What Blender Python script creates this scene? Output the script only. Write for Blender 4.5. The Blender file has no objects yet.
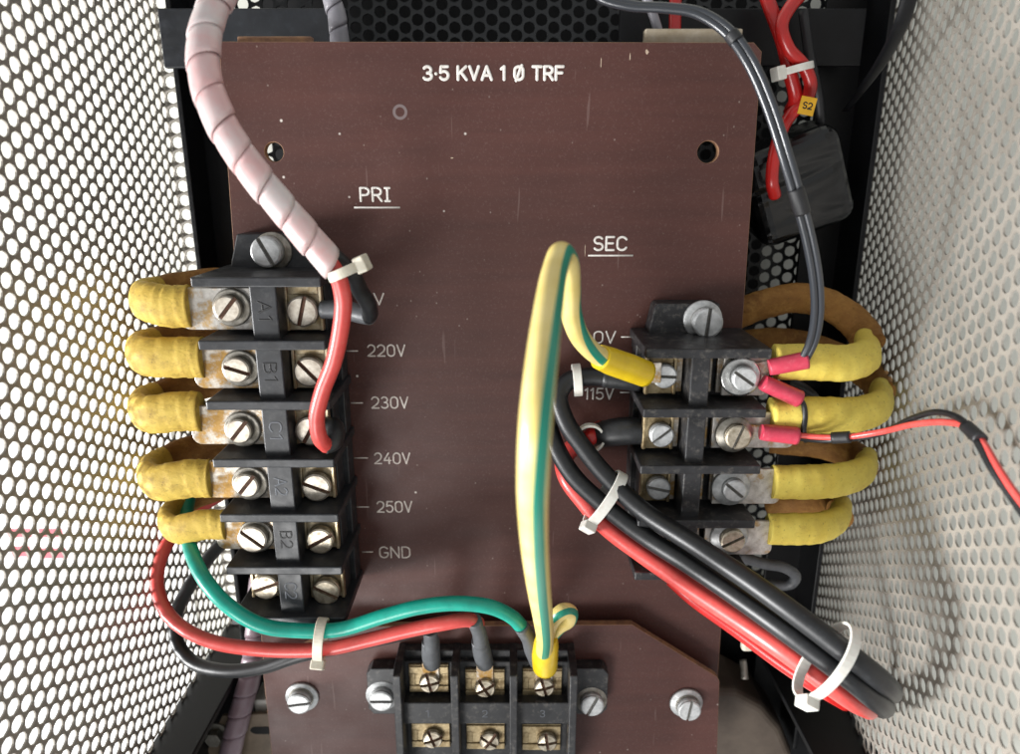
import bpy, bmesh, math, random
from mathutils import Vector, Matrix, Quaternion
random.seed(7)
S = 0.001                                   # all numbers below are millimetres
PI = math.pi
scene = bpy.context.scene
COL = scene.collection

# ------------------------------------------------------------------ camera
F, TH, H, CX, CY = 720.0, math.radians(15.9), 250.0, 510.0, 377.0
sn, cs = math.sin(TH), math.cos(TH)
def P(px, py, z):
    """the point of the level z (mm above the main board) seen at a pixel of the photograph"""
    a, b = (px - CX) / F, (CY - py) / F
    d = Vector((a, -sn + b * cs, -cs - b * sn))
    t = (z - H) / d.z
    return Vector((t * d.x, t * d.y, z))
def PP(l):
    return [P(*p) for p in l]
cam = bpy.data.cameras.new('camera'); camo = bpy.data.objects.new('camera', cam); COL.objects.link(camo)
camo.location = (0, 0, H * S)
camo.rotation_euler = (-TH, 0, 0)
cam.sensor_width = 36; cam.lens = 36 * F / 1020
cam.clip_start = 0.005; cam.clip_end = 50
cam.dof.use_dof = True; cam.dof.focus_distance = 0.243; cam.dof.aperture_fstop = 11
scene.camera = camo

# ------------------------------------------------------------------ materials
def lin(h):
    h = h.lstrip('#'); o = []
    for i in (0, 2, 4):
        v = int(h[i:i + 2], 16) / 255
        o.append(v / 12.92 if v <= .04045 else ((v + .055) / 1.055) ** 2.4)
    return o + [1.0]
class NT:
    def __init__(s, name):
        s.m = bpy.data.materials.new(name); s.m.use_nodes = True
        s.t = s.m.node_tree; s.b = s.t.nodes['Principled BSDF']
        s.tc = s.t.nodes.new('ShaderNodeTexCoord')
    def n(s, kind, **kw):
        x = s.t.nodes.new(kind)
        for k, v in kw.items(): setattr(x, k, v)
        return x
    def l(s, a, b): s.t.links.new(a, b)
    def coord(s, scale=(1, 1, 1), rot=(0, 0, 0)):
        mp = s.n('ShaderNodeMapping'); mp.inputs['Scale'].default_value = scale; mp.inputs['Rotation'].default_value = rot
        s.l(s.tc.outputs['Object'], mp.inputs['Vector']); return mp.outputs['Vector']
    def noise(s, scale, detail=4, rough=.6, vec=None, dist=0):
        x = s.n('ShaderNodeTexNoise'); x.inputs['Scale'].default_value = scale; x.inputs['Detail'].default_value = detail
        x.inputs['Roughness'].default_value = rough; x.inputs['Distortion'].default_value = dist
        s.l(vec or s.tc.outputs['Object'], x.inputs['Vector']); return x.outputs['Fac']
    def ramp(s, fac, a, b, ca=(0, 0, 0, 1), cb=(1, 1, 1, 1)):
        r = s.n('ShaderNodeValToRGB'); e = r.color_ramp.elements
        e[0].position = a; e[0].color = ca; e[1].position = b; e[1].color = cb
        s.l(fac, r.inputs['Fac']); return r.outputs['Color']
    def mix(s, fac, a, b):
        x = s.n('ShaderNodeMix', data_type='RGBA')
        if isinstance(fac, (int, float)): x.inputs[0].default_value = fac
        else: s.l(fac, x.inputs[0])
        for v, i in ((a, 6), (b, 7)):
            if isinstance(v, (list, tuple)): x.inputs[i].default_value = v
            else: s.l(v, x.inputs[i])
        return x.outputs[2]
    def mul(s, a, b):
        x = s.n('ShaderNodeMath', operation='MULTIPLY')
        s.l(a, x.inputs[0])
        if isinstance(b, (int, float)): x.inputs[1].default_value = b
        else: s.l(b, x.inputs[1])
        return x.outputs[0]
    def bump(s, h, strength, dist=.0004):
        x = s.n('ShaderNodeBump'); x.inputs['Strength'].default_value = strength; x.inputs['Distance'].default_value = dist
        s.l(h, x.inputs['Height']); s.l(x.outputs['Normal'], s.b.inputs['Normal'])
    def set(s, **kw):
        for k, v in kw.items(): s.b.inputs[k.replace('_', ' ')].default_value = v
def mat(name, c1, c2=None, scale=250, lo=.35, hi=.65, rough=.45, rough2=None, metal=0, bump=0, bscale=900, dust=None, dustamt=.5,
        spec=.5, coat=0, sss=0, trans=0, stretch=(1, 1, 1), dscale=None, dlo=.52, dhi=.72):
    q = NT(name); c1 = lin(c1) if isinstance(c1, str) else c1
    col = c1
    v = q.coord(stretch)
    if c2:
        col = q.mix(q.ramp(q.noise(scale, 5, .62, v), lo, hi), c1, lin(c2) if isinstance(c2, str) else c2)
    if dust:
        dm = q.ramp(q.noise(dscale or scale * 2.7, 6, .7, v), dlo, dhi)
        col = q.mix(q.mul(dm, dustamt), col, lin(dust))
    if isinstance(col, (list, tuple)): q.b.inputs['Base Color'].default_value = col
    else: q.l(col, q.b.inputs['Base Color'])
    q.set(Metallic=metal, Roughness=rough, Specular_IOR_Level=spec)
    if coat: q.set(Coat_Weight=coat, Coat_Roughness=.15)
    if sss: q.set(Subsurface_Weight=sss, Subsurface_Radius=(.003, .002, .002), Subsurface_Scale=.4)
    if trans: q.set(Transmission_Weight=trans)
    if rough2 is not None:
        r = q.ramp(q.noise(scale * .8, 4, .6, v), .35, .65, (rough,) * 3 + (1,), (rough2,) * 3 + (1,))
        q.l(r, q.b.inputs['Roughness'])
    if bump: q.bump(q.noise(bscale, 4, .6, v), bump)
    return q.m
M = {}
def board_mat(name, ca, cb, seedrot):
    q = NT(name)
    streak = q.noise(120, 5, .6, q.coord((.12, 1.6, 1), (0, 0, seedrot)))
    big = q.noise(14, 4, .55)
    col = q.mix(q.ramp(streak, .3, .7), lin(ca), lin(cb))
    col = q.mix(q.mul(q.ramp(big, .45, .75), .16), col, lin('#624541'))
    fine = q.noise(1500, 3, .7)
    col = q.mix(q.mul(q.ramp(fine, .55, .8), .25), col, lin('#8a7673'))
    # dust specks: only a few voronoi cells hold one
    vo = q.n('ShaderNodeTexVoronoi'); vo.inputs['Scale'].default_value = 95; vo.inputs['Randomness'].default_value = 1
    q.l(q.noise_vec() if False else q.tc.outputs['Object'], vo.inputs['Vector'])
    sp = q.ramp(vo.outputs['Distance'], .026, .055, (1, 1, 1, 1), (0, 0, 0, 1))
    sep = q.n('ShaderNodeSeparateColor'); q.l(vo.outputs['Color'], sep.inputs[0])
    keep = q.ramp(sep.outputs[0], .42, .62)
    col = q.mix(q.mul(q.mul(sp, keep), .95), col, lin('#d8cfc6'))
    vo2 = q.n('ShaderNodeTexVoronoi'); vo2.inputs['Scale'].default_value = 330; q.l(q.coord((1, .8, 1), (0, 0, .4)), vo2.inputs['Vector'])
    sp2 = q.ramp(vo2.outputs['Distance'], .05, .11, (1, 1, 1, 1), (0, 0, 0, 1))
    sep2 = q.n('ShaderNodeSeparateColor'); q.l(vo2.outputs['Color'], sep2.inputs[0])
    col = q.mix(q.mul(q.mul(sp2, q.ramp(sep2.outputs[1], .7, .9)), .35), col, lin('#b5a8a0'))
    # short scratches, up and down the sheet
    sc = q.ramp(q.noise(90, 2, .4, q.coord((5.5, .35, 1), (0, 0, .06))), .735, .76)
    col = q.mix(q.mul(sc, .14), col, lin('#a8928c'))
    q.l(col, q.b.inputs['Base Color'])
    r = q.ramp(q.noise(60, 5, .6), .3, .7, (.42,) * 3 + (1,), (.56,) * 3 + (1,)); q.l(r, q.b.inputs['Roughness']); q.set(Specular_IOR_Level=.35)
    q.bump(q.noise(700, 4, .6, q.coord((.3, 1, 1))), .06)
    return q.m
M['board'] = board_mat('brown_laminate', '#51312b', '#472b26', 0)
M['board_edge'] = mat('cut_laminate_edge', '#7d5c48', '#a07a58', 300, rough=.7)
M['chip'] = mat('bare_chip', '#cdb8a2', '#a08a78', 900, rough=.7)
M['ink'] = mat('white_engraving', '#e8e4de', '#cfc8c0', 900, rough=.6)
M['tickink'] = mat('worn_white_engraving', '#dcd4cc', '#b8aca4', 900, rough=.6)
M['bakelite'] = mat('black_bakelite', '#1d1e21', '#2b2d31', 160, rough=.34, rough2=.5, bump=.06, dust='#6b6a68', dustamt=.22)
M['bakelite_old'] = mat('dusty_black_bakelite', '#1b1b1d', '#2b2b2d', 160, rough=.34, rough2=.5, bump=.06, dust='#8a847c', dustamt=.34)
M['bakmark'] = mat('moulded_mark', '#0b0b0c', rough=.5)
M['bakmark2'] = mat('grey_moulded_mark', '#55585e', rough=.5)
M['tin'] = mat('tinned_copper', '#cdc6bb', '#8f8578', 420, .4, .7, rough=.33, rough2=.55, metal=.6, bump=.2, dust='#a87f34', dustamt=.9, dscale=190, dlo=.47, dhi=.6)
M['tinw'] = mat('oxidised_tin_lug', '#d6d2cc', '#a8a39c', 380, .35, .65, rough=.42, rough2=.6, metal=.45, bump=.2, dust='#b08a42', dustamt=.8, dscale=200, dlo=.52, dhi=.64)
M['brass'] = mat('nickel_clamp_plate', '#cdc0a6', '#a59474', 300, rough=.33, rough2=.48, metal=.85, bump=.06, dust='#7d6238', dustamt=.6, dscale=240, dlo=.5, dhi=.66)
M['brass_old'] = mat('tarnished_clamp_plate', '#c3b08c', '#8f7d5c', 350, rough=.35, rough2=.5, metal=.8, bump=.1, dust='#5f4c32', dustamt=.65, dscale=260, dlo=.5, dhi=.66)
M['steel'] = mat('zinc_screw', '#cfc8bb', '#aaa092', 420, rough=.36, rough2=.52, metal=.8, bump=.08)
M['steel_old'] = mat('weathered_screw', '#cfc5b2', '#9b8f7c', 500, rough=.32, rough2=.5, metal=.8, bump=.08)
M['zinc'] = mat('white_zinc_bolt', '#cfd0d0', '#a9abab', 350, rough=.42, rough2=.6, metal=.55, bump=.08)
M['slot'] = mat('grimy_slot', '#6b4a36', '#4a3226', 900, rough=.6, metal=.3)
M['slotg'] = mat('grey_slot', '#7d7b76', '#5c5954', 900, rough=.5, metal=.5)
M['washer'] = mat('dull_washer', '#a9a59c', '#7b766c', 350, rough=.4, rough2=.55, metal=.7, bump=.06)
M['washer_b'] = mat('bright_washer', '#d2d2d0', '#b0b0ae', 350, rough=.22, rough2=.35, metal=.9)
def tape_mat(name, a, b, d, bump=.5, dirt=.7):
    q = NT(name)
    blot = q.ramp(q.noise(90, 6, .68), .34, .66)
    col = q.mix(blot, lin(a), lin(b))
    col = q.mix(q.mul(q.ramp(q.noise(210, 7, .75), .5, .7), dirt), col, lin(d))
    col = q.mix(q.mul(q.ramp(q.noise(900, 4, .7), .6, .72), .55), col, lin('#4d3a20'))
    q.l(col, q.b.inputs['Base Color'])
    q.set(Roughness=.62, Specular_IOR_Level=.28, Subsurface_Weight=.06, Subsurface_Radius=(.003, .002, .001), Subsurface_Scale=.3)
    q.bump(q.noise(260, 6, .7, q.coord((1, 2.2, 1))), bump, .0011)
    return q.m
M['ytape'] = tape_mat('yellow_insulating_tape', '#dcbe5a', '#c4a246', '#866530', .3, .65)
M['ytape_clean'] = tape_mat('fresh_yellow_tape', '#ead668', '#dcc356', '#b89a50', .25, .35)
M['btape'] = tape_mat('varnished_brown_tape', '#a0733a', '#7f562a', '#b98c4a', .6)
M['red'] = mat('red_pvc', '#d4504b', '#c6443f', 120, rough=.36, coat=.1, dust='#c98a80', dustamt=.18, bump=.07, bscale=420, dscale=500)
M['redb'] = mat('bright_red_pvc', '#c02320', '#a81d1b', 120, rough=.3, coat=.15)
M['green'] = mat('green_pvc', '#0ea590', '#0b9280', 140, rough=.36, coat=.15, dust='#4aa090', dustamt=.2, bump=.07, bscale=420, dscale=500)
M['black'] = mat('black_pvc', '#191a1c', '#131416', 120, rough=.42, dust='#484a4d', dustamt=.2, bump=.07, bscale=420, dscale=500)
M['blackm'] = mat('matt_black_tape', '#161618', '#222225', 150, rough=.5, bump=.15)
M['sleeve'] = mat('grey_shrink_sleeve', '#5b5d60', '#4d4f52', 300, rough=.45, bump=.1)
M['bsleeve'] = mat('black_shrink_sleeve', '#2a2b2d', '#1e1f20', 300, rough=.42, bump=.1)
M['pink'] = mat('pink_vinyl_sleeve', '#cb4157', '#b8364c', 200, rough=.4, coat=.1, dust='#d98a92', dustamt=.25)
M['yvinyl'] = mat('yellow_vinyl_sleeve', '#dcbc18', '#cfae18', 180, rough=.35, coat=.15)
M['nylon'] = mat('natural_nylon', '#d8d2c2', '#c6bfae', 300, rough=.38, sss=.25)
M['nylonw'] = mat('white_nylon', '#dfddd6', '#d0cdc4', 300, rough=.35, sss=.25)
M['wrap'] = mat('translucent_spiral_wrap', '#d0c4c3', '#d6acab', 60, .4, .62, rough=.32, sss=.2, bump=.03)
M['wrap_shade'] = mat('shade_toned_spiral_wrap', '#94818a', '#866f76', 80, .4, .62, rough=.4, bump=.04)  # greyed and darkened: shade on the lower wrap is put into this colour
M['wrapg'] = mat('grey_spiral_wrap', '#9d9ba0', '#85838a', 80, rough=.35)
M['frame'] = mat('black_enamel', '#08080a', '#0e0f12', 90, rough=.45, bump=.05, dust='#2a2c30', dustamt=.1, spec=.3)
M['rail'] = mat('satin_black_enamel', '#1b1d21', '#24272c', 90, rough=.36, rough2=.5, bump=.05, dust='#4c5058', dustamt=.2)
M['rear'] = mat('black_perforated_steel', '#101214', '#181a1c', 120, rough=.45, dust='#2c2f2c', dustamt=.25)
M['sheet'] = mat('perforated_steel', '#9b958c', '#8d877e', 60, rough=.45, rough2=.55, metal=.3, bump=.03)
M['tan'] = mat('tan_bracket', '#857460', '#6f604e', 120, rough=.5, bump=.1)
M['winding'] = mat('tan_winding_wrap', '#685c51', '#574c43', 80, rough=.6, bump=.2)
M['core'] = mat('dark_core', '#0b0b0c', '#121213', 100, rough=.6, spec=.3)
M['tag'] = mat('yellow_marker_tag', '#d9a520', '#c9981c', 300, rough=.5)
M['bench'] = mat('pale_bench', '#d9d8ce', '#cfcfc4', 12, rough=.6)
M['paper'] = mat('white_paper', '#f0f0ee', '#e6e6e4', 40, rough=.8)
M['redprint'] = mat('red_print', '#c8606a', rough=.8)
M['beige'] = mat('beige_strip', '#a99e8c', '#94866f', 200, rough=.6)
def twin_mat():
    q = NT('green_yellow_pvc')
    at = q.n('ShaderNodeAttribute'); at.attribute_name = 'stripe'
    f = q.ramp(at.outputs['Fac'], .485, .515)
    yel = q.mix(q.ramp(q.noise(120, 4), .4, .7), lin('#dfcb84'), lin('#d6bf6e'))
    col = q.mix(f, yel, lin('#15876f'))
    q.l(col, q.b.inputs['Base Color']); q.set(Roughness=.36, Coat_Weight=.1, Coat_Roughness=.2)
    return q.m
M['greenyellow'] = twin_mat()
def wrinkle_mat():
    q = NT('wrinkled_black_vinyl')
    q.b.inputs['Base Color'].default_value = lin('#0f1011'); q.set(Roughness=.24)
    w = q.noise(34, 1, .4, q.coord((.6, 2.2, 1), (0, 0, .5)), .8)
    q.bump(w, .9, .007)
    return q.m
M['wrinkle'] = wrinkle_mat()

# ------------------------------------------------------------------ mesh builder
class MB:
    def __init__(s): s.v = []; s.f = []; s.mi = []; s.sm = []; s.attr = {}
    def add(s, vs, fs, smooth=False, mi=0):
        o = len(s.v); s.v += [tuple(v) for v in vs]
        for f in fs: s.f.append(tuple(i + o for i in f)); s.mi.append(mi); s.sm.append(smooth)
    def box(s, x0, x1, y0, y1, z0, z1, mi=0, M4=None):
        vs = [Vector((x, y, z)) for z in (z0, z1) for y in (y0, y1) for x in (x0, x1)]
        if M4: vs = [M4 @ v for v in vs]
        s.add(vs, [(0, 2, 3, 1), (4, 5, 7, 6), (0, 1, 5, 4), (2, 6, 7, 3), (0, 4, 6, 2), (1, 3, 7, 5)], False, mi)
        return s
    def prism(s, poly, z0, z1, mi=0, mi_side=None, M4=None):
        n = len(poly)
        if sum(poly[i][0] * poly[(i + 1) % n][1] - poly[(i + 1) % n][0] * poly[i][1] for i in range(n)) < 0: poly = poly[::-1]
        vs = [Vector((p[0], p[1], z)) for z in (z0, z1) for p in poly]
        if M4: vs = [M4 @ v for v in vs]
        s.add(vs, [tuple(range(n))[::-1], tuple(range(n, 2 * n))], False, mi)
        o = len(s.v) - 2 * n
        for i in range(n):
            j = (i + 1) % n
            s.f.append((o + i, o + j, o + n + j, o + n + i)); s.mi.append(mi if mi_side is None else mi_side); s.sm.append(False)
        return s
    def lathe(s, prof, seg=24, M4=None, mi=0, smooth=True):
        """prof: (r, z) from bottom to top; r=0 ends closed by a fan"""
        o = len(s.v); vs = []
        for r, z in prof:
            for k in range(seg):
                a = 2 * PI * k / seg; vs.append(Vector((r * math.cos(a), r * math.sin(a), z)))
        if M4: vs = [M4 @ v for v in vs]
        s.v += [tuple(v) for v in vs]
        for i in range(len(prof) - 1):
            for k in range(seg):
                k2 = (k + 1) % seg
                s.f.append((o + i * seg + k, o + i * seg + k2, o + (i + 1) * seg + k2, o + (i + 1) * seg + k)); s.mi.append(mi); s.sm.append(smooth)
        s.f.append(tuple(o + k for k in range(seg))[::-1]); s.mi.append(mi); s.sm.append(False)
        e = o + (len(prof) - 1) * seg
        s.f.append(tuple(e + k for k in range(seg))); s.mi.append(mi); s.sm.append(False)
        return s
    def tube(s, pts, rad, seg=14, sub=6, ell=None, up=None, cap=True, mi=0, lump=0, lap=0, stripe=None, raw=False):
        """round or elliptical tube through points (mm); rad: number or one per point; ell = (k_side, k_up) with up = direction of k_up"""
        pts = [Vector(p) for p in pts]
        if not hasattr(rad, '__len__'): rad = [rad] * len(pts)
        if raw: c, r = pts, list(rad)
        else: c, r = spline(pts, rad, sub)
        n = len(c); T = []
        for i in range(n):
            T.append((c[min(i + 1, n - 1)] - c[max(i - 1, 0)]).normalized())
        if up is not None:
            N = []
            for t in T:
                w = Vector(up) - t * Vector(up).dot(t)
                if w.length < 1e-4: w = N[-1] if N else t.orthogonal()
                N.append(w.normalized())
        else:
            w = (Vector((0, 0, 1)) - T[0] * T[0].z)
            if w.length < .05: w = T[0].orthogonal()
            N = [w.normalized()]
            for i in range(1, n):
                qn = T[i - 1].rotation_difference(T[i]); w = qn @ N[-1]
                N.append((w - T[i] * w.dot(T[i])).normalized())
        ks, ku = ell or (1, 1)
        o = len(s.v); ph = random.random() * 9
        for i in range(n):
            B = T[i].cross(N[i])
            l = 1 + lump * (math.sin(i * 1.9 + ph) * .6 + math.sin(i * .83 + ph * 2) * .4 + (random.random() - .5) * .5)
            for k in range(seg):
                a = 2 * PI * k / seg
                lp = 1 + (lap * (((i * .17 + k / seg + ph) % 1) - .5) if lap else 0) + (lump * .8 * math.sin(3 * a + i * .7 + ph) if lump else 0)
                s.v.append(tuple(c[i] + (B * (math.cos(a) * ks) + N[i] * (math.sin(a) * ku)) * r[i] * l * lp))
                if stripe is not None:
                    d_ = abs(((a - stripe(i / (n - 1))) + PI / 2) % PI - PI / 2); s.attr[len(s.v) - 1] = .5 + (.43 - d_) * .8
        for i in range(n - 1):
            for k in range(seg):
                k2 = (k + 1) % seg
                s.f.append((o + i * seg + k, o + i * seg + k2, o + (i + 1) * seg + k2, o + (i + 1) * seg + k)); s.mi.append(mi); s.sm.append(True)
        if cap:
            s.f.append(tuple(o + k for k in range(seg))[::-1]); s.mi.append(mi); s.sm.append(False)
            e = o + (n - 1) * seg
            s.f.append(tuple(e + k for k in range(seg))); s.mi.append(mi); s.sm.append(False)
        return s
    def strip(s, c, e2, hw, th, closed=True, mi=0):
        """flat band: centre line c, width direction e2, half width hw, thickness th (outward)"""
        n = len(c); cen = sum(c, Vector()) / n; o = len(s.v)
        for i in range(n):
            a, b = (c[(i - 1) % n], c[(i + 1) % n]) if closed else (c[max(i - 1, 0)], c[min(i + 1, n - 1)])
            t = (b - a).normalized(); nr = t.cross(e2).normalized()
            if nr.dot(c[i] - cen) < 0: nr = -nr
            for w, q in ((-hw, 0), (hw, 0), (hw, th), (-hw, th)): s.v.append(tuple(c[i] + e2 * w + nr * q))
        for i in range(n if closed else n - 1):
            j = (i + 1) % n
            for k in range(4):
                k2 = (k + 1) % 4
                s.f.append((o + i * 4 + k, o + i * 4 + k2, o + j * 4 + k2, o + j * 4 + k)); s.mi.append(mi); s.sm.append(False)
        return s
    def mesh(s, name, mats, origin=(0, 0, 0)):
        me = bpy.data.meshes.new(name); ox, oy, oz = origin
        me.from_pydata([((x - ox) * S, (y - oy) * S, (z - oz) * S) for x, y, z in s.v], [], s.f)
        for m in (mats if isinstance(mats, (list, tuple)) else [mats]): me.materials.append(m)
        me.polygons.foreach_set('material_index', s.mi); me.polygons.foreach_set('use_smooth', s.sm)
        if s.attr:
            at = me.attributes.new('stripe', 'FLOAT', 'POINT')
            at.data.foreach_set('value', [s.attr.get(i, 0.0) for i in range(len(s.v))])
        me.update()
        bm = bmesh.new(); bm.from_mesh(me); bmesh.ops.recalc_face_normals(bm, faces=bm.faces); bm.to_mesh(me); bm.free()
        return me
    def build(s, name, mats, parent=None, bevel=0, seg=2, origin=None, angle=40):
        og = Vector(origin if origin is not None else (ORG.get(parent.name, (0, 0, 0)) if parent else (0, 0, 0)))
        o = bpy.data.objects.new(name, s.mesh(name, mats, og)); COL.objects.link(o)
        if parent:
            o.parent = parent; o.location = (og - Vector(ORG.get(parent.name, (0, 0, 0)))) * S
        else: o.location = og * S
        ORG[o.name] = tuple(og)
        if bevel:
            b = o.modifiers.new('edge', 'BEVEL'); b.width = bevel * S; b.segments = seg; b.limit_method = 'ANGLE'; b.angle_limit = math.radians(angle)
        return o
ORG = {}
def spline(pts, rad, sub):
    c = []; r = []; n = len(pts)
    for i in range(n - 1):
        p0, p1, p2, p3 = pts[max(i - 1, 0)], pts[i], pts[i + 1], pts[min(i + 2, n - 1)]
        if i == 0: p0 = p1 * 2 - p2
        if i == n - 2: p3 = p2 * 2 - p1
        # centripetal Catmull-Rom
        t0 = 0; t1 = t0 + max((p1 - p0).length, 1e-6) ** .5; t2 = t1 + max((p2 - p1).length, 1e-6) ** .5; t3 = t2 + max((p3 - p2).length, 1e-6) ** .5
        for k in range(sub):
            t = t1 + (t2 - t1) * k / sub
            A1 = p0 * ((t1 - t) / (t1 - t0)) + p1 * ((t - t0) / (t1 - t0)); A2 = p1 * ((t2 - t) / (t2 - t1)) + p2 * ((t - t1) / (t2 - t1))
            A3 = p2 * ((t3 - t) / (t3 - t2)) + p3 * ((t - t2) / (t3 - t2))
            B1 = A1 * ((t2 - t) / (t2 - t0)) + A2 * ((t - t0) / (t2 - t0)); B2 = A2 * ((t3 - t) / (t3 - t1)) + A3 * ((t - t1) / (t3 - t1))
            c.append(B1 * ((t2 - t) / (t2 - t1)) + B2 * ((t - t1) / (t2 - t1)))
            r.append(rad[i] + (rad[i + 1] - rad[i]) * k / sub)
    c.append(pts[-1]); r.append(rad[-1]); return c, r
def tag(o, label, cat, group=None, kind=None):
    o['label'] = label; o['category'] = cat
    if group: o['group'] = group
    if kind: o['kind'] = kind
    return o
def thing(name, loc, label, cat, group=None):
    o = bpy.data.objects.new(name, None); COL.objects.link(o); o.location = Vector(loc) * S; o.empty_display_size = .01
    ORG[o.name] = tuple(loc); return tag(o, label, cat, group)
def setting(o): o['kind'] = 'structure'; return o

# ------------------------------------------------------------------ lettering: one rounded stroke at a time
def arc(cx, cy, rx, ry, a0, a1, n=10):
    return [(cx + rx * math.cos(math.radians(a0 + (a1 - a0) * i / n)), cy + ry * math.sin(math.radians(a0 + (a1 - a0) * i / n))) for i in range(n + 1)]
GL = {
 '0': (.6, [arc(.3, .7, .3, .3, 0, 180) + arc(.3, .3, .3, .3, 180, 360) + [(.6, .7)]]),
 '1': (.26, [[(0, .82), (.2, 1)], [(.2, 1), (.2, 0)]]),
 '2': (.6, [arc(.3, .7, .3, .3, 160, 0) + arc(.1, .72, .5, .5, -10, -42, 4) + [(.02, .03)], [(0, 0), (.6, 0)]]),
 '3': (.58, [arc(.27, .75, .26, .25, 150, -90), arc(.27, .26, .3, .26, 90, -150)]),
 '4': (.62, [[(.42, 1), (0, .3)], [(0, .3), (.62, .3)], [(.46, .6), (.46, 0)]]),
 '5': (.58, [[(.54, 1), (.08, 1)], [(.08, 1), (.03, .55)], [(.03, .55)] + arc(.28, .32, .3, .32, 120, -150, 14)]),
 'A': (.68, [[(0, 0), (.34, 1)], [(.34, 1), (.68, 0)], [(.12, .33), (.56, .33)]]),
 'B': (.56, [[(0, 0), (0, 1)], [(0, 1), (.28, 1)] + arc(.28, .76, .24, .24, 90, -90) + [(0, .52)], [(.28, .52)] + arc(.28, .26, .28, .26, 90, -90) + [(0, 0)]]),
 'C': (.6, [arc(.32, .68, .31, .32, 25, 180) + arc(.32, .32, .31, .32, 180, 335)]),
 'D': (.58, [[(0, 0), (0, 1)], [(0, 1), (.25, 1)] + arc(.25, .67, .33, .33, 90, 0) + arc(.25, .33, .33, .33, 0, -90) + [(0, 0)]]),
 'E': (.5, [[(0, 0), (0, 1)], [(0, 1), (.5, 1)], [(0, .52), (.44, .52)], [(0, 0), (.5, 0)]]),
 'F': (.5, [[(0, 0), (0, 1)], [(0, 1), (.5, 1)], [(0, .52), (.42, .52)]]),
 'G': (.62, [arc(.32, .68, .31, .32, 30, 180) + arc(.32, .32, .31, .32, 180, 360) + [(.63, .46)], [(.63, .46), (.36, .46)]]),
 'I': (.3, [[(.15, 0), (.15, 1)], [(0, 1), (.3, 1)], [(0, 0), (.3, 0)]]),
 'K': (.6, [[(0, 0), (0, 1)], [(.58, 1), (0, .4)], [(.2, .6), (.6, 0)]]),
 'N': (.6, [[(0, 0), (0, 1)], [(0, 1), (.6, 0)], [(.6, 0), (.6, 1)]]),
 'P': (.56, [[(0, 0), (0, 1)], [(0, 1), (.3, 1)] + arc(.3, .73, .26, .27, 90, -90) + [(0, .46)]]),
 'R': (.58, [[(0, 0), (0, 1)], [(0, 1), (.3, 1)] + arc(.3, .73, .26, .27, 90, -90) + [(0, .46)], [(.3, .46), (.58, 0)]]),
 'S': (.58, [arc(.29, .75, .27, .25, 30, 180, 8) + arc(.29, .75, .27, .25, 180, 262, 5) + arc(.29, .26, .29, .26, 82, -150, 14)]),
 'T': (.6, [[(.3, 0), (.3, 1)], [(0, 1), (.6, 1)]]),
 'V': (.64, [[(0, 1), (.32, 0)], [(.32, 0), (.64, 1)]]),
 '.': (.12, [[(.05, .45), (.07, .45)]]),
 'Ø': (.6, [arc(.3, .7, .3, .3, 0, 180) + arc(.3, .3, .3, .3, 180, 360) + [(.6, .7)], [(.1, -.08), (.5, 1.08)]]),
 ' ': (.22, []),
}
def text_mb(txt, p0, p1, h, z, r, up=None, mb=None, flat=.3):
    """strokes of txt fitted between world points p0 (left baseline) and p1 (right baseline), cap height h"""
    mb = mb or MB(); gap = .24
    tot = sum(GL[c][0] for c in txt) + gap * (len(txt) - 1)
    ex = (Vector(p1) - Vector(p0)); kx = ex.length / tot; ex.normalize()
    ey = Vector(up) if up else Vector((-ex.y, ex.x, 0))
    x = 0
    for c in txt:
        w, st = GL[c]
        for pl in st:
            q = [Vector(p0) + ex * ((x + a) * kx) + ey * (b * h) for a, b in pl]
            q = [Vector((v.x, v.y, z)) for v in q]
            # rounded ends
            d0 = (q[0] - q[1]).normalized(); d1 = (q[-1] - q[-2]).normalized()
            q2 = [q[0] + d0 * r * .9, q[0] + d0 * r * .5] + q + [q[-1] + d1 * r * .5, q[-1] + d1 * r * .9]
            rr = [r * .4, r * .85] + [r] * len(q) + [r * .85, r * .4]
            jit = random.uniform(-.06, .06) * r
            mb.tube(q2, rr, seg=8, ell=(1, flat + jit / r * .1), up=(0, 0, 1), raw=True)
        x += w + gap
    return mb

# ------------------------------------------------------------------ the bench
b = MB(); b.box(-900, 900, -900, 900, -110, -80)
setting(b.build('bench_top', M['bench']))

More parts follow.
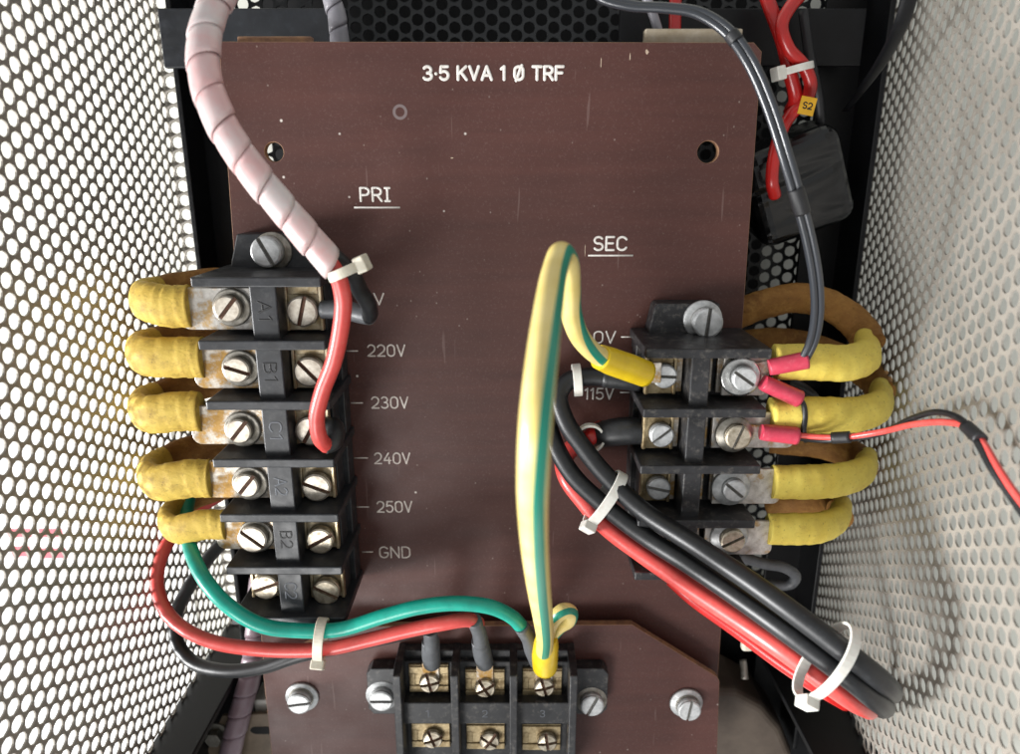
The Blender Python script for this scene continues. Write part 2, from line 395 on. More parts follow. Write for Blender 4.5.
# ------------------------------------------------------------------ perforated enclosure
def perforated(org, u, v, nu, nv, p=5.6, r=2.3, th=1.0, seg=16, skip=None):
    """real holes: staggered cells; u across the columns (0.866 p apart), v along the columns"""
    u = Vector(u); v = Vector(v); nrm = u.cross(v).normalized(); org = Vector(org)
    hx, hy = p * .866 / 2, p / 2; ca = math.atan2(hy, hx)
    ang = sorted([ca, PI - ca, PI + ca, 2 * PI - ca] + [2 * PI * k / 12 for k in range(12) if k not in (2, 4, 8, 10)])
    n = len(ang); ring = []; inner = []
    for a in ang:
        c, s_ = math.cos(a), math.sin(a); k = min(hx / abs(c) if abs(c) > 1e-6 else 1e9, hy / abs(s_) if abs(s_) > 1e-6 else 1e9)
        ring.append((k * c, k * s_)); inner.append((r * c, r * s_))
    mb = MB()
    for i in range(nu):
        for j in range(nv):
            cx, cy = (i + .5) * 2 * hx, (j + .5 + (.5 if i % 2 else 0)) * p
            if skip and skip(cx, cy): continue
            vs = []
            for off in (0, th):
                for ls in (ring, inner):
                    for a, b2 in ls: vs.append(org + u * (cx + a) + v * (cy + b2) + nrm * off)
            fs = []
            for k in range(n):
                k2 = (k + 1) % n
                fs += [(k, n + k, n + k2, k2), (2 * n + k, 2 * n + k2, 3 * n + k2, 3 * n + k), (n + k, 3 * n + k, 3 * n + k2, n + k2)]
            mb.add(vs, fs)
    return mb
def raw_build(mb, name, m, parent):
    me = bpy.data.meshes.new(name); ox, oy, oz = ORG[parent.name]
    me.from_pydata([((x - ox) * S, (y - oy) * S, (z - oz) * S) for x, y, z in mb.v], [], mb.f); me.materials.append(m)
    o = bpy.data.objects.new(name, me); COL.objects.link(o); o.parent = parent; ORG[o.name] = ORG[parent.name]; return o
WL, WR, ZB, ZF, Y0, Y1 = -135, 147, -52, 112, -210, 96
enc = thing('perforated_enclosure', (0, -60, -79), 'open electrical enclosure of grey perforated steel sides on a black frame', 'enclosure')
nv = int((Y1 - Y0) / 5.6); nu = int((ZF - ZB) / 4.85)
a = perforated((WL, Y0, ZB), (0, 0, 1), (0, 1, 0), nu, nv, th=.6)
f_ = perforated((WL + .5, Y0, ZB + .4), (1, 0, 0), (0, 1, 0), 3, nv, th=.9)
a.add(f_.v, f_.f); raw_build(a, 'side_panel', M['sheet'], enc)
LEAN = math.radians(9)
a = perforated((WR, Y0, ZB), (-math.sin(LEAN), 0, math.cos(LEAN)), (0, 1, 0), nu + 2, nv, th=.6)
f_ = perforated((WR - .5 - 3 * 4.85, Y0, ZB + .4), (1, 0, 0), (0, 1, 0), 3, nv, th=.9)
a.add(f_.v, f_.f); raw_build(a, 'side_panel', M['sheet'], enc)
a = perforated((-121, -262, ZB - 8), (1, 0, 0), (0, 1, 0), 54, 64)
raw_build(a, 'rear_panel', M['rear'], enc)
def part_box(name, x0, x1, y0, y1, z0, z1, m, par, bevel=.5):
    mb = MB(); mb.box(x0, x1, y0, y1, z0, z1); return mb.build(name, m, par, bevel)
def angle_post(x0, x1, xin, y0, y1, z0, z1):
    mb = MB(); mb.box(min(x0, x1), max(x0, x1), y0, y1, z0, z0 + 2)
    mb.box(min(xin, xin + 2), max(xin, xin + 2), y0 + .5, y1 - .5, z0 - 5, z1); return mb
part = angle_post(-121, -105, -121.6, -262, 96, -48, -30); part.build('frame_post', M['frame'], enc, .4)
part = angle_post(118, 135, 133.2, -262, 96, -48, -28); part.build('frame_post', M['frame'], enc, .4)
# rails across the top end, a gap between the two halves
pa, pb = P(164, 68, -26), P(346, 8, -26)
part_box('frame_rail', pa.x, pb.x, pa.y, pb.y, -29, -26, M['rail'], enc)
pa, pb = P(346, 68, -30), P(346, 8, -30)
pa, pb = P(618, 66, -34), P(868, 8, -34)
part_box('frame_rail', pa.x, pb.x, pa.y, pb.y, -37, -34, M['frame'], enc)
# solid end plates at the foot, plus added black sheets keeping it dark
part_box('end_plate_and_fill', -137, -119, -213, -210.2, -58, 100, M['frame'], enc)
part_box('end_plate_and_fill', -136.5, -30, -330, -213.3, -59, -57, M['frame'], enc)  # added black fill, hides the bright bench where deep shade belongs
part_box('end_plate_and_fill', 30, 149, -330, -213.3, -59, -57, M['frame'], enc)
mb = MB(); mb.prism([(114, -58), (149, -58), (124.5, 100), (114, 100)], 210.3, 213, M4=Matrix(((1, 0, 0, 0), (0, 0, -1, 0), (0, 1, 0, 0), (0, 0, 0, 1)))); mb.build('end_plate_and_fill', M['frame'], enc, .4)
part_box('added_dark_backing', -103, 113, -262, 95, -78, -76.5, M['core'], enc)  # added dark sheet, makes the rear holes read as shaded; no real tray

part_box('end_plate_and_fill', -136.8, -135, -330, -213.3, -56.5, 80, M['frame'], enc)  # added black side fills, stop bright bench showing past the end plates
part_box('end_plate_and_fill', 139, 141, -330, -213.3, -56.5, 60, M['frame'], enc)

# ------------------------------------------------------------------ transformer behind the boards
tr = thing('transformer', (-5, -120, -51), 'dark transformer core with tan wrapped winding behind the brown boards', 'transformer')
mb = MB(); mb.box(-78, 66, -188, 8, -51, -14); mb.build('core', M['core'], tr, 2)
q0 = P(742, 690, -20); q1 = P(800, 760, -20)
wq = [P(700, 690, -22), P(738, 692, -22), P(764, 706, -22), P(783, 728, -22), P(796, 760, -22), P(700, 765, -22)]
mb = MB(); mb.prism([(p_.x, p_.y) for p_ in wq], -51, -22)
mb.build('winding', M['winding'], tr, 4, 4)

# ------------------------------------------------------------------ boards
def board(name, poly, holes, z0, z1, label):
    cu = bpy.data.curves.new(name, 'CURVE'); cu.dimensions = '2D'; cu.fill_mode = 'BOTH'
    ch = .15; cu.extrude = ((z1 - z0) / 2 - ch) * S; cu.bevel_depth = ch * S; cu.bevel_resolution = 0
    for pl in [poly] + holes:
        sp = cu.splines.new('POLY'); sp.points.add(len(pl) - 1); sp.use_cyclic_u = True
        for k, pt in enumerate(pl): sp.points[k].co = (pt[0] * S, pt[1] * S, 0, 1)
    tmp = bpy.data.objects.new('tmp', cu); COL.objects.link(tmp)
    me = bpy.data.meshes.new_from_object(tmp.evaluated_get(bpy.context.evaluated_depsgraph_get()))
    bpy.data.objects.remove(tmp); bpy.data.curves.remove(cu)
    me.name = name; me.materials.clear(); me.materials.append(M['board']); me.materials.append(M['board_edge'])
    for p_ in me.polygons:
        p_.material_index = 0 if abs(p_.normal.z) > .9 else 1; p_.use_smooth = False
    o = bpy.data.objects.new(name, me); COL.objects.link(o); o.location = (0, 0, (z0 + z1) / 2 * S); ORG[o.name] = (0, 0, (z0 + z1) / 2)
    return tag(o, label, 'terminal board')
def circ(c, r, n=36): return [(c.x + r * math.cos(2 * PI * k / n), c.y + r * math.sin(2 * PI * k / n)) for k in range(n)]
tl, trr, brr, bl = P(219, 42, 0), P(762, 43, 0), P(719, 655, 0), P(263, 655, 0)
yb = -205
def ext(a, b, y): t = (y - a.y) / (b.y - a.y); return a.x + (b.x - a.x) * t
poly = [(tl.x + 1, tl.y), (trr.x - 2.6, trr.y), (trr.x, trr.y - 2.6), (ext(trr, brr, yb), yb), (ext(tl, bl, yb), yb), (tl.x, tl.y - 1)]
main = board('terminal_board', poly, [circ(P(708, 152, 0), 3.7), circ(P(274, 152, 0), 3.3), circ(P(267, 250, 0), 2.6)], -3.2, 0,
             'large brown laminate board marked 3.5 KVA with white engraved voltages')
lb = [P(263, 668, 8), P(345, 627, 8), P(632, 625, 8), P(718, 677, 8)]
lo = board('terminal_board', [(lb[0].x, lb[0].y + 1), (lb[1].x, lb[1].y), (lb[2].x, lb[2].y), (lb[3].x - .5, lb[3].y), (lb[3].x + .6, lb[3].y - 2), (lb[3].x + 3.5, -252), (lb[0].x - .3, -252)],
           [], 4.9, 8, 'smaller plain brown laminate board with cut corners, fixed in front at the foot')
def word(txt, x0, x1, yb_, yt, r=.42, m='ink', z=.04):
    a, b2 = P(x0, yb_, 0), P(x1, yb_, 0); h = (P((x0 + x1) / 2, yt, 0) - P((x0 + x1) / 2, yb_, 0)).length
    text_mb(txt, a, b2, h, z, r).build('lettering', M[m], main)
word('3.5 KVA 1 Ø TRF', 424, 563, 79.5, 66.5, .5)
word('PRI', 361, 390, 201, 188, .4)
word('SEC', 594, 626, 250, 237, .4)
for t_, x0, x1, y0, y1 in (('0V', 594, 615, 343, 331.5), ('115V', 585, 613, 399, 388.5), ('0V', 362, 384, 304.5, 293.5), ('220V', 368, 405, 356, 345), ('230V', 372, 408, 408, 397), ('240V', 375, 410, 463.5, 453), ('250V', 377.5, 412, 512, 501.5), ('GND', 380, 410, 557.5, 547)):
    word(t_, x0, x1, y0, y1, .3, 'ink' if x0 > 500 else 'tickink')
def rule(x0, x1, y, r=.25, m='ink'):
    a, b2 = P(x0, y, 0), P(x1, y, 0); MB().tube([a, a.lerp(b2, .5), b2], r, seg=8, ell=(1, .35), up=(0, 0, 1), raw=True).build('engraved_line', M[m], main)
rule(354, 400, 207.5, .3); rule(588, 633, 255.5, .3)
for x0, x1, y in ((621, 634, 337), (620, 634, 392.5), (346, 358, 351), (351, 363, 403), (354, 368, 458), (355, 369, 507), (362, 373, 552)): rule(x0, x1, y, .25, 'tickink' if x0 < 500 else 'ink')
# faint pencil ring
mb = MB(); c = P(400, 112, 0); mb.strip([Vector((c.x + 1.5 * math.cos(2 * PI * k / 30), c.y + 1.5 * math.sin(2 * PI * k / 30), .02)) for k in range(30)], Vector((0, 0, 1)), .02, .9)
mb.build('ring_mark', mat('pale_ring', '#756766', rough=.6), main)
for px_, py_, rx, ry in ((647, 52, .55, .8), (630, 57, .16, 1.3), (601, 63, .14, 1.6), (585, 250, .12, 2.2), (452, 158, .5, .2), (320, 240, .3, .4)):
    c = P(px_, py_, 0); mb = MB(); mb.prism([(c.x + rx * math.cos(k * PI / 5) * random.uniform(.7, 1.2), c.y + ry * math.sin(k * PI / 5) * random.uniform(.7, 1.2)) for k in range(10)], .005, .03); mb.build('chip_mark', M['chip'], main)
# strip of beige insulation behind the top edge
pa, pb = P(644, 46, -5), P(742, 33, -5)
tag(part_box('insulation_strip', pa.x, pb.x, pa.y - 4, pb.y + 1.2, -8, -4, M['beige'], None), 'thin beige insulation strip peeping over the right of the top board edge', 'insulation strip')
pa, pb = P(238, 46, -4), P(312, 41, -4)
tag(part_box('insulation_strip', pa.x, pb.x, pa.y - 4, pb.y + 1.4, -7, -3.6, M['board_edge'], None), 'thin tan insulation strip peeping over the left of the top board edge', 'insulation strip')

# ------------------------------------------------------------------ screws and terminals
def slotted_mb(r, h, slot=1.3, depth=1.0, cross=False, dome=.25):
    """cheese head standing on z=0: base disc with the slot floor (material 1) and the two half moons above"""
    mb = MB(); n = 14; zf = h - depth
    mb.lathe([(r, 0), (r, zf)], 28, mi=0); mb.mi[-1] = 1
    def half(sgn):
        a0 = math.asin(slot / 2 / r); pts = []
        for k in range(n + 1):
            a = a0 + (PI - 2 * a0) * k / n; pts.append((r * math.cos(a), sgn * r * math.sin(a)))
        return pts
    def piece(pts):
        if sum(pts[i][0] * pts[(i + 1) % len(pts)][1] - pts[(i + 1) % len(pts)][0] * pts[i][1] for i in range(len(pts))) < 0: pts = pts[::-1]
        m_ = len(pts); c_ = (sum(p[0] for p in pts) / m_, sum(p[1] for p in pts) / m_)
        def dz(p): return dome * (1 - (p[0] ** 2 + p[1] ** 2) / r ** 2)
        inn = [(p[0] * .86 + c_[0] * .04, p[1] * .86 + c_[1] * .04) if math.hypot(*p) > r * .9 else (p[0] * .93 + c_[0] * .01, p[1]) for p in pts]
        vs = [(p[0], p[1], zf + .001) for p in pts] + [(p[0], p[1], h - .28 + dz(p)) for p in pts] + [(p[0], p[1], h + dz(p)) for p in inn]
        fs = [tuple(range(m_))[::-1]]
        for k in range(m_):
            k2 = (k + 1) % m_; fs += [(k, k2, m_ + k2, m_ + k), (m_ + k, m_ + k2, 2 * m_ + k2, 2 * m_ + k)]
        fs.append(tuple(range(2 * m_, 3 * m_))); mb.add(vs, fs, False)
    if not cross:
        piece(half(1)); piece(half(-1))
    else:
        a0 = math.asin(slot / 2 / r)
        for qd in range(4):
            pts = [(slot / 2, slot / 2)]
            for k in range(8):
                a = a0 + (PI / 2 - 2 * a0) * k / 7; pts.append((r * math.cos(a), r * math.sin(a)))
            cq, sq = math.cos(qd * PI / 2), math.sin(qd * PI / 2)
            piece([(x * cq - y * sq, x * sq + y * cq) for x, y in pts])
    return mb
def washer_mb(r, th, hole=2, dish=0):
    mb = MB()
    if dish: mb.lathe([(r, 0), (r, th), (r * .9, th + .15), (r * .66, th - .25), (0.01, th - .3)], 32)
    else: mb.lathe([(r, 0), (r, th * .7), (r - .25, th), (0.01, th)], 32)
    return mb
def slot_mesh(name, r, h, m, ms, **k): return slotted_mb(r, h, **k).mesh(name, [m, ms])
ME = {'bigscrew': slot_mesh('screw', 5.0, 2.7, M['steel'], M['slot']), 'leftscrew': slot_mesh('screw', 4.3, 2.5, M['steel'], M['slot']),
      'oldscrew': slot_mesh('screw', 4.8, 3.2, M['steel_old'], M['slot']), 'rscrew': slot_mesh('screw', 4.0, 3.2, M['zinc'], M['slotg'], slot=1.0),
      'rscrew2': slot_mesh('screw', 4.2, 3.2, M['steel_old'], M['slotg'], slot=1.0),
      'cross': slot_mesh('screw', 3.9, 2.3, M['steel_old'], M['slot'], cross=True, slot=1.25, dome=.5),
      'bolt': slot_mesh('head', 5.0, 3.6, M['zinc'], M['slotg'], slot=1.3), 'bolt2': slot_mesh('head', 4.5, 3.2, M['zinc'], M['slotg'], slot=1.2)}
ME['wash'] = washer_mb(6.1, 1.0, dish=1).mesh('washer', M['washer']); ME['wash2'] = washer_mb(6.3, 1.1).mesh('washer', M['washer'])
ME['wash3'] = washer_mb(6.5, 1.2, dish=1).mesh('washer', M['washer_b']); ME['washb'] = washer_mb(6.6, 1.2).mesh('washer', M['zinc'])
def inst(name, me, parent, w, ang=0):
    """a part of its own sharing mesh data, at world point w (mm)"""
    o = bpy.data.objects.new(name, me); COL.objects.link(o); o.parent = parent
    o.location = (Vector(w) - Vector(ORG[parent.name])) * S; o.rotation_euler = (0, 0, math.radians(ang)); ORG[o.name] = tuple(w); return o
def clamp_mesh(w, l, m, lip=True):
    mb = MB(); mb.box(-w / 2, w / 2, -l / 2, l / 2, 0, 1.4)
    if lip:
        for x in (-w / 2 + .55, w / 2 - .55): mb.box(x - .55, x + .55, -l / 2 + .02, l / 2 - .02, 1.35, 2.5)
        mb.box(-w / 2 + 1.2, w / 2 - 1.2, l / 2 - 3.4, l / 2 - .4, 1.35, 1.9)
    me = mb.mesh('clamp_plate', m); return me
ME['clamp'] = clamp_mesh(12.2, 15.2, M['brass']); ME['clamp_r'] = clamp_mesh(10.4, 14, M['brass_old']); ME['seat'] = clamp_mesh(11.5, 13.5, M['tin'], False)
mb = MB(); mb.box(-7.6, 7.6, -6.1, 6.1, 0, 1.3); mb.box(-7.5, 7.5, 2.6, 5.6, 1.25, 1.9); mb.box(-7.5, 7.5, -5.6, -2.9, 1.25, 1.9); mb.box(-7.45, -5.2, -2.7, 2.4, 1.25, 1.6); mb.box(5.2, 7.45, -2.7, 2.4, 1.25, 1.6)
ME['clamp_low'] = mb.mesh('clamp_plate', M['brass_old'])
def bev(o, w, s_=2):
    b_ = o.modifiers.new('edge', 'BEVEL'); b_.width = w * S; b_.segments = s_; b_.limit_method = 'ANGLE'; b_.angle_limit = math.radians(40); return o

def block(xc, w, y0, pitch, n, h, mate, label, spine, spine_z):
    t = thing('terminal_block', (xc, y0 - pitch * n / 2, 0), label, 'terminal block', 'barrier terminal blocks')
    mb = MB(); x0, x1 = xc - w / 2, xc + w / 2
    mb.box(x0 + 1, x1 - 1, y0 - n * pitch - 1, y0 + 1, .1, 8)
    for k in range(n + 1):
        y = y0 - k * pitch; j = random.uniform(-.15, .15)
        mb.box(x0 + j, x1 + j, y - 1.55, y + 1.55, .15, h + random.uniform(-.15, .1))
    mb.box(x0 + 3, x1 - 3, y0 - n * pitch + .5, y0 - .5, 7.9, 16.5)
    mb.box(spine[0], spine[1], y0 - n * pitch + .4, y0 - .4, 16.4, spine_z)
    return t, mb
LBX = -77.1
ltb, mb = block(LBX, 39.6, -32.2, 19.75, 6, 32, M['bakelite'], 'black six-way barrier terminal block on the left, beside the 220V to GND engravings', (-80.6, -72.2), 29)
# fixing flange at the top end
q = [P(217, 264, 7), P(237, 234, 7), P(290, 233, 7), P(322, 268, 7)]
mb.prism([(LBX - 17.5, -33), (q[1].x, q[1].y), (q[2].x, q[2].y), (LBX + 18, -33)], .12, 7.5)
mb.build('body', M['bakelite'], ltb, .45)
LB = [('A1', (229, 308), (303, 311), 50, 75), ('B1', (238, 369), (310, 371), -18, -48), ('C1', (240, 430), (311, 430), 50, 60), ('A2', (247.5, 484), (317, 486), 50, -22), ('B2', (254, 537), (321, 538.5), -40, 30), ('C2', (265, 588), (327, 589.5), 20, -28)]
for k, (nm, pl, pr, al, ar) in enumerate(LB):
    yc = -32.2 - 19.75 * (k + .5)
    r_ = P(*pr, 21.5)
    cp = bev(inst('clamp_plate', ME['clamp'], ltb, (r_.x, yc, 18.5)), .25)
    inst('screw', ME['bigscrew' if k < 4 else 'oldscrew'], cp, (r_.x, r_.y, 20.6), ar)
    l_ = P(*pl, 24)
    if k < 5:
        cp = bev(inst('terminal_seat', ME['seat'], ltb, (l_.x + 2, yc, 18.2)), .25)
        inst('washer', ME['wash'], cp, (l_.x + .6, l_.y, 22.6))
        inst('screw', ME['leftscrew' if k < 4 else 'bigscrew'], cp, (l_.x, l_.y, 23.4), al)
    else:
        cp = bev(inst('clamp_plate', ME['clamp'], ltb, (l_.x, yc, 18.5)), .25)
        inst('screw', ME['oldscrew'], cp, (l_.x, l_.y, 20.6), al)
    # moulded mark on the spine, read from the side
    a0 = Vector((-74.9, yc + 3.4, 0)); a1 = Vector((-74.9, yc - 2.6, 0))
    a0.x = a1.x = -78.2
    text_mb(nm, a0, a1, 3.8, 29.03, .3, up=(1, 0, 0), flat=.25).build('moulded_mark', M['bakmark' if k < 2 or k == 4 else 'bakmark2'], ltb)

RBX = 62.2
rtb, mb = block(RBX, 39.4, -54.6, 19.6, 4, 32, M['bakelite_old'], 'black four-way barrier terminal block on the right, beside the 0V and 115V engravings', (57.6, 63.8), 29)
mb.prism([(RBX - 15, -55), (RBX - 15 + 2, -44.2), (RBX - 12, -43), (RBX + 9, -43), (RBX + 11, -55)], .12, 8)
mb.box(RBX - 19, RBX - 15.4, -60, -54.5, .13, 10)
mb.build('body', M['bakelite_old'], rtb, .45)
RB = [((664, 375), (741.5, 376), -3, -35, 'wash3', 'rscrew'), ((661, 434), (735, 433.5), 40, 70, 'wash2', 'rscrew2'), ((658, 487), (733, 488), -12, -40, 'washb', 'rscrew'), ((655, 538), (731, 538), 20, 28, 'washb', 'rscrew2')]
for k, (pl, pr, al, ar, wsh, scr) in enumerate(RB):
    yc = -54.6 - 19.6 * (k + .5)
    l_ = P(*pl, 21.5)
    cp = bev(inst('clamp_plate', ME['clamp_r'], rtb, (l_.x - .8, yc, 18.3)), .25)
    inst('screw', ME['rscrew'], cp, (l_.x, l_.y, 20.4), al)
    # end of the busbar next to the spine
    mb = MB(); mb.box(54.3, 57.2, yc - 6.3, yc + 6.3, 16.45, 20); mb.box(64.2, 67, yc - 6.3, yc + 6.3, 16.45, 20.2); mb.build('busbar', M['tin'], rtb, .3)
    r_ = P(*pr, 24)
    cp = bev(inst('terminal_seat', ME['seat'], rtb, (r_.x - 1, yc, 18.1)), .25)
    inst('washer', ME[wsh], cp, (r_.x - .6, r_.y, 22.9 + (1.3 if k < 2 else 0)))
    inst('screw', ME[scr], cp, (r_.x, r_.y, 23.6 + (1.3 if k < 2 else 0)), ar)

# lower block: barriers run up and down
btb = thing('terminal_block', (-9, -194, 8), 'black three-way terminal block with cross-slot screws on the lower brown board', 'terminal block', 'barrier terminal blocks')
mb = MB(); HB = 26
xb = [P(397, 690, HB).x, P(454.5, 690, HB).x, P(513.5, 690, HB).x, P(573.5, 690, HB).x]
yt = P(480, 673, HB).y; yb2 = yt - 58
mb.box(xb[0] - 1, xb[3] + 1, yb2, yt - .4, 8.1, 12.5)
for x in xb:
    mb.prism([(yt, 8.15), (yt, 20), (yt - 1.5, HB), (yb2 + 1, HB), (yb2 - .5, 20), (yb2 - .5, 8.15)], -1.45, 1.45,
             M4=Matrix.Translation((x, 0, 0)) @ Matrix(((0, 0, 1, 0), (1, 0, 0, 0), (0, 1, 0, 0), (0, 0, 0, 1))))
ym1, ym2 = P(480, 703, 21).y, P(480, 724, 21).y
mb.box(xb[0] + .5, xb[3] - .5, ym2, ym1, 12.4, 21)
mb.box(xb[0] + .5, xb[3] - .5, yb2 + 2, yt - 4, 12.4, 14.5)
for px_, sg in ((382, -1), (592, 1)):
    e = P(px_, 690, 13)
    ex0, ex1 = (e.x - 5.5, xb[0]) if sg < 0 else (xb[3], e.x + 6)
    mb.prism([(ex0, e.y - 8), (ex0 - sg * -1.5 * 0, e.y + 8)] + ([(ex0 + 2, e.y + 10.5), (ex1, e.y + 10.5), (ex1, e.y - 10.5), (ex0 + 2, e.y - 10.5)] if sg < 0 else [(ex1 - 2, e.y + 10.5)]) if sg < 0 else
             [(ex0, e.y - 10.5), (ex0, e.y + 10.5), (ex1 - 2, e.y + 10.5), (ex1, e.y + 8), (ex1, e.y - 8), (ex1 - 2, e.y - 10.5)], 8.12, 14)
mb.build('body', M['bakelite_old'], btb, .4)
for k, (p1, p2, a1, a2) in enumerate([((429.5, 683), (432.5, 739), 12, 20), ((485, 688), (489.5, 741), 30, 55), ((544, 687), (547, 742), 15, 8)]):
    for pp, aa in ((p1, a1), (p2, a2)):
        w = P(*pp, 18); xm = (xb[k] + xb[k + 1]) / 2
        cp = bev(inst('clamp_plate', ME['clamp_low'], btb, (xm, w.y + .3, 14.6)), .25)
        inst('screw', ME['cross'], cp, (w.x, w.y, 16.5), aa)
for k, tx in enumerate('123'):
    xm = (xb[k] + xb[k + 1]) / 2; ymid = (ym1 + ym2) / 2
    text_mb(tx, (xm - .8, ymid - 1.5, 0), (xm + (.3 if tx == '1' else .9), ymid - 1.5, 0), 3.0, 21.03, .25, flat=.25).build('moulded_mark', M['bakmark2'], btb)

# fixing screws
def fixing(px_, py_, z, r_w, me, ang, label, wm='washb', off=(0, 0), stack=0):
    w = P(px_, py_, z); t = thing('machine_screw', w, label, 'screw', 'fixing screws of boards and blocks')
    o = inst('washer', ME[wm], t, (w.x + off[0], w.y + off[1], z)); 
    if stack:
        mb = MB(); mb.lathe([(4.9, z + 1.1), (4.9, z + 1.1 + stack)], 28, Matrix.Translation((w.x, w.y, 0))); mb.build('spacer', M['washer'], t, .2)
    inst('head', ME[me], t, (w.x, w.y, z + 1.15 + stack), ang); return t
fixing(271.5, 250, 7.5, 6.6, 'bolt', -63, 'large pale slotted screw holding the top flange of the left terminal block', 'wash2', (.6, -.3), 1.5)
fixing(704, 320, 8, 6.6, 'bolt', 85, 'pale slotted screw holding the top flange of the right terminal block', 'washb', (-.6, .3), 1)
fixing(302, 696, 8, 6.6, 'bolt2', 8, 'zinc slotted screw with thick washer at the left corner of the lower board', 'washb', (.2, 0), .6)
fixing(687, 703, 8, 6.6, 'bolt2', 82, 'zinc slotted screw with washer at the right corner of the lower board', 'washb', (-.5, .5), .6)
fixing(383, 694, 13, 5, 'bolt2', 0, 'bright slotted screw in the left ear of the three-way terminal block', 'washb', (0, 0))
fixing(591, 699, 13, 5, 'bolt2', 65, 'dull slotted screw in the right ear of the three-way terminal block', 'wash2', (0, 0))

# ------------------------------------------------------------------ taped transformer leads
def lug_plate(x0, x1, yc, w, z, cut=2.0, flip=False):
    """tongue from x0 (taped end, rounded corners) to x1"""
    s_ = 1 if x1 > x0 else -1; cor = [(x0 + s_ * cut * (1 - math.sin(math.radians(g))), cut * (1 - math.cos(math.radians(g)))) for g in range(90, -1, -15)]
    pts = [(x, yc + w / 2 - d) for x, d in cor] + [(x1, yc + w / 2), (x1, yc - w / 2)] + [(x, yc - w / 2 + d) for x, d in cor[::-1]]
    return MB().prism(pts, z, z + 1.5)
LL = [('A1', 187, 306, 131, 294, -48), ('B1', 200, 357, 128, 349, -50), ('C1', 197, 411, 131, 408, -50), ('A2', 208, 478, 140, 475, -50), ('B2', 222, 524, 158, 521, -50)]
ordn = ['topmost', 'second from the top', 'third from the top', 'fourth from the top', 'lowest and smallest']
for k, (nm, x0, y0, xt, yt_, zb) in enumerate(LL):
    yc = -32.2 - 19.75 * (k + .5)
    e = P(x0, y0, 21); tip = P(xt, yt_, 8); ye = e.y
    t = thing('taped_lead', (e.x, ye, 21), 'yellow taped lead curling into terminal %s of the left block' % nm, 'wire lead', 'taped leads on the left block')
    rr = 6.9 if k < 4 else 5.6
    tx = tip.x + 4.5; ty = (ye + tip.y) / 2
    yel = [Vector((e.x + 1.5, ye, 21.5)), Vector((e.x - 6, ye, 21.5)), Vector((tx + 8, ty, 20)), Vector((tx + 2.5, ty, 15)), Vector((tx + .4, ty, 8)), Vector((tx + 1.5, ty, 1))]
    MB().tube(yel, [rr, rr, rr * .97, rr * .92, rr * .9, rr * .86], 26, 12, (1, .62), None, lump=.008, lap=.045).build('tape_wrap', M['ytape'], t)
    yb_ = ye + 2
    bro = [Vector((tx + 1.4, ty, 3)), Vector((tx + 4, ty + .3, -6)), Vector((tx + 12, ty + 1, -12)), Vector((tx + 26, yb_, -14)), Vector((tx + 48, yb_, -16))]
    MB().tube(bro, [rr * .85, rr * .84, rr * .84, rr * .84, rr * .84], 16, 6, (1, .5), lump=.02).build('insulated_bar', M['btape'], t)
    lug_plate(e.x - 2, -80.9, yc - .1, 13.6, 21, 3.2).build('ring_lug', M['tinw' if k == 0 else 'tin'], t, .3)

RL = [ # brown pixels, yellow pixels, radius, lug
 ([(728, 318, -14), (765, 304, -13), (800, 298, -12), (835, 308, -10), (860, 328, -4), (869, 346, 5)], [(867, 341, 3), (866, 356, 13), (846, 363, 19), (815, 362, 21.5), (775, 362, 22)], 6.0, (722, 768), 'topmost, with a pink crimp crossing it'),
 ([(735, 345, -30), (785, 342, -29), (840, 358, -24), (872, 378, -14), (882, 396, 0)], [(881, 391, -2), (878, 407, 12), (852, 415, 19), (815, 415, 21.5), (770, 415, 22)], 6.1, (712, 795), 'second, tied with thin black wire'),
 ([(770, 440, -32), (820, 445, -24), (855, 456, -12), (866, 466, 2)], [(866, 461, -1), (861, 473, 13), (838, 480, 20), (808, 482, 22), (772, 482, 22)], 6.2, (712, 780), 'third, below the thin red wire'),
 ([(770, 510, -32), (805, 502, -24), (832, 505, -12), (840, 514, 2)], [(841, 508, -1), (836, 521, 13), (818, 528, 20), (795, 529, 22), (768, 529, 22)], 5.9, (704, 772), 'lowest, above the grey loop')]
for k, (br, ye, r_, (xa, xz), lab) in enumerate(RL):
    yy = PP(ye); t = thing('taped_lead', yy[-1], 'brown and yellow taped lead on the right block, ' + lab, 'wire lead', 'taped leads on the right block')
    n_ = len(ye)
    MB().tube(yy, [r_ * .88, r_ * .98, r_ * 1.02, r_ * 1.03, r_ * .98], 26, 12, (1, .72), None, lump=.008, lap=.045).build('tape_wrap', M['ytape_clean'], t)
    MB().tube(PP(br), [r_ * .93] * (len(br) - 2) + [r_ * .96, r_ * 1.0], 18, 10, (1, .7), None, lump=.02).build('insulated_bar', M['btape'], t)
    yc = -54.6 - 19.6 * (k + .5); z_ = 21.2
    a_, b_ = P(xz, 400, z_ + 1.5), P(xa, 400, z_ + 1.5)
    yl = yc - .3 if k != 1 else yc + .6
    lug_plate(P(xz, [370, 418, 482, 530][k], z_).x, P(xa, [370, 418, 482, 530][k], z_).x, yl, [13, 12.6, 13, 13][k], z_, 2.5).build('ring_lug', M['tinw'], t, .3)

# ------------------------------------------------------------------ wires
def wire(name, pts, rad, m, label, cat='wire', group='loose insulated wires', sub=8, seg=14, **k):
    w = PP(pts); w = [w[0]] + [v + Vector((random.uniform(-.22, .22), random.uniform(-.22, .22), 0)) for v in w[1:-1]] + [w[-1]]; o = MB().tube(w, rad, seg, sub, **k).build(name, M[m] if isinstance(m, str) else m, None, origin=w[0]); return tag(o, label, cat, group)
def sleeve(parent, pts, rad, m, name='shrink_sleeve', seg=16, sub=6):
    return MB().tube(PP(pts), rad, seg, sub).build(name, M[m], parent)
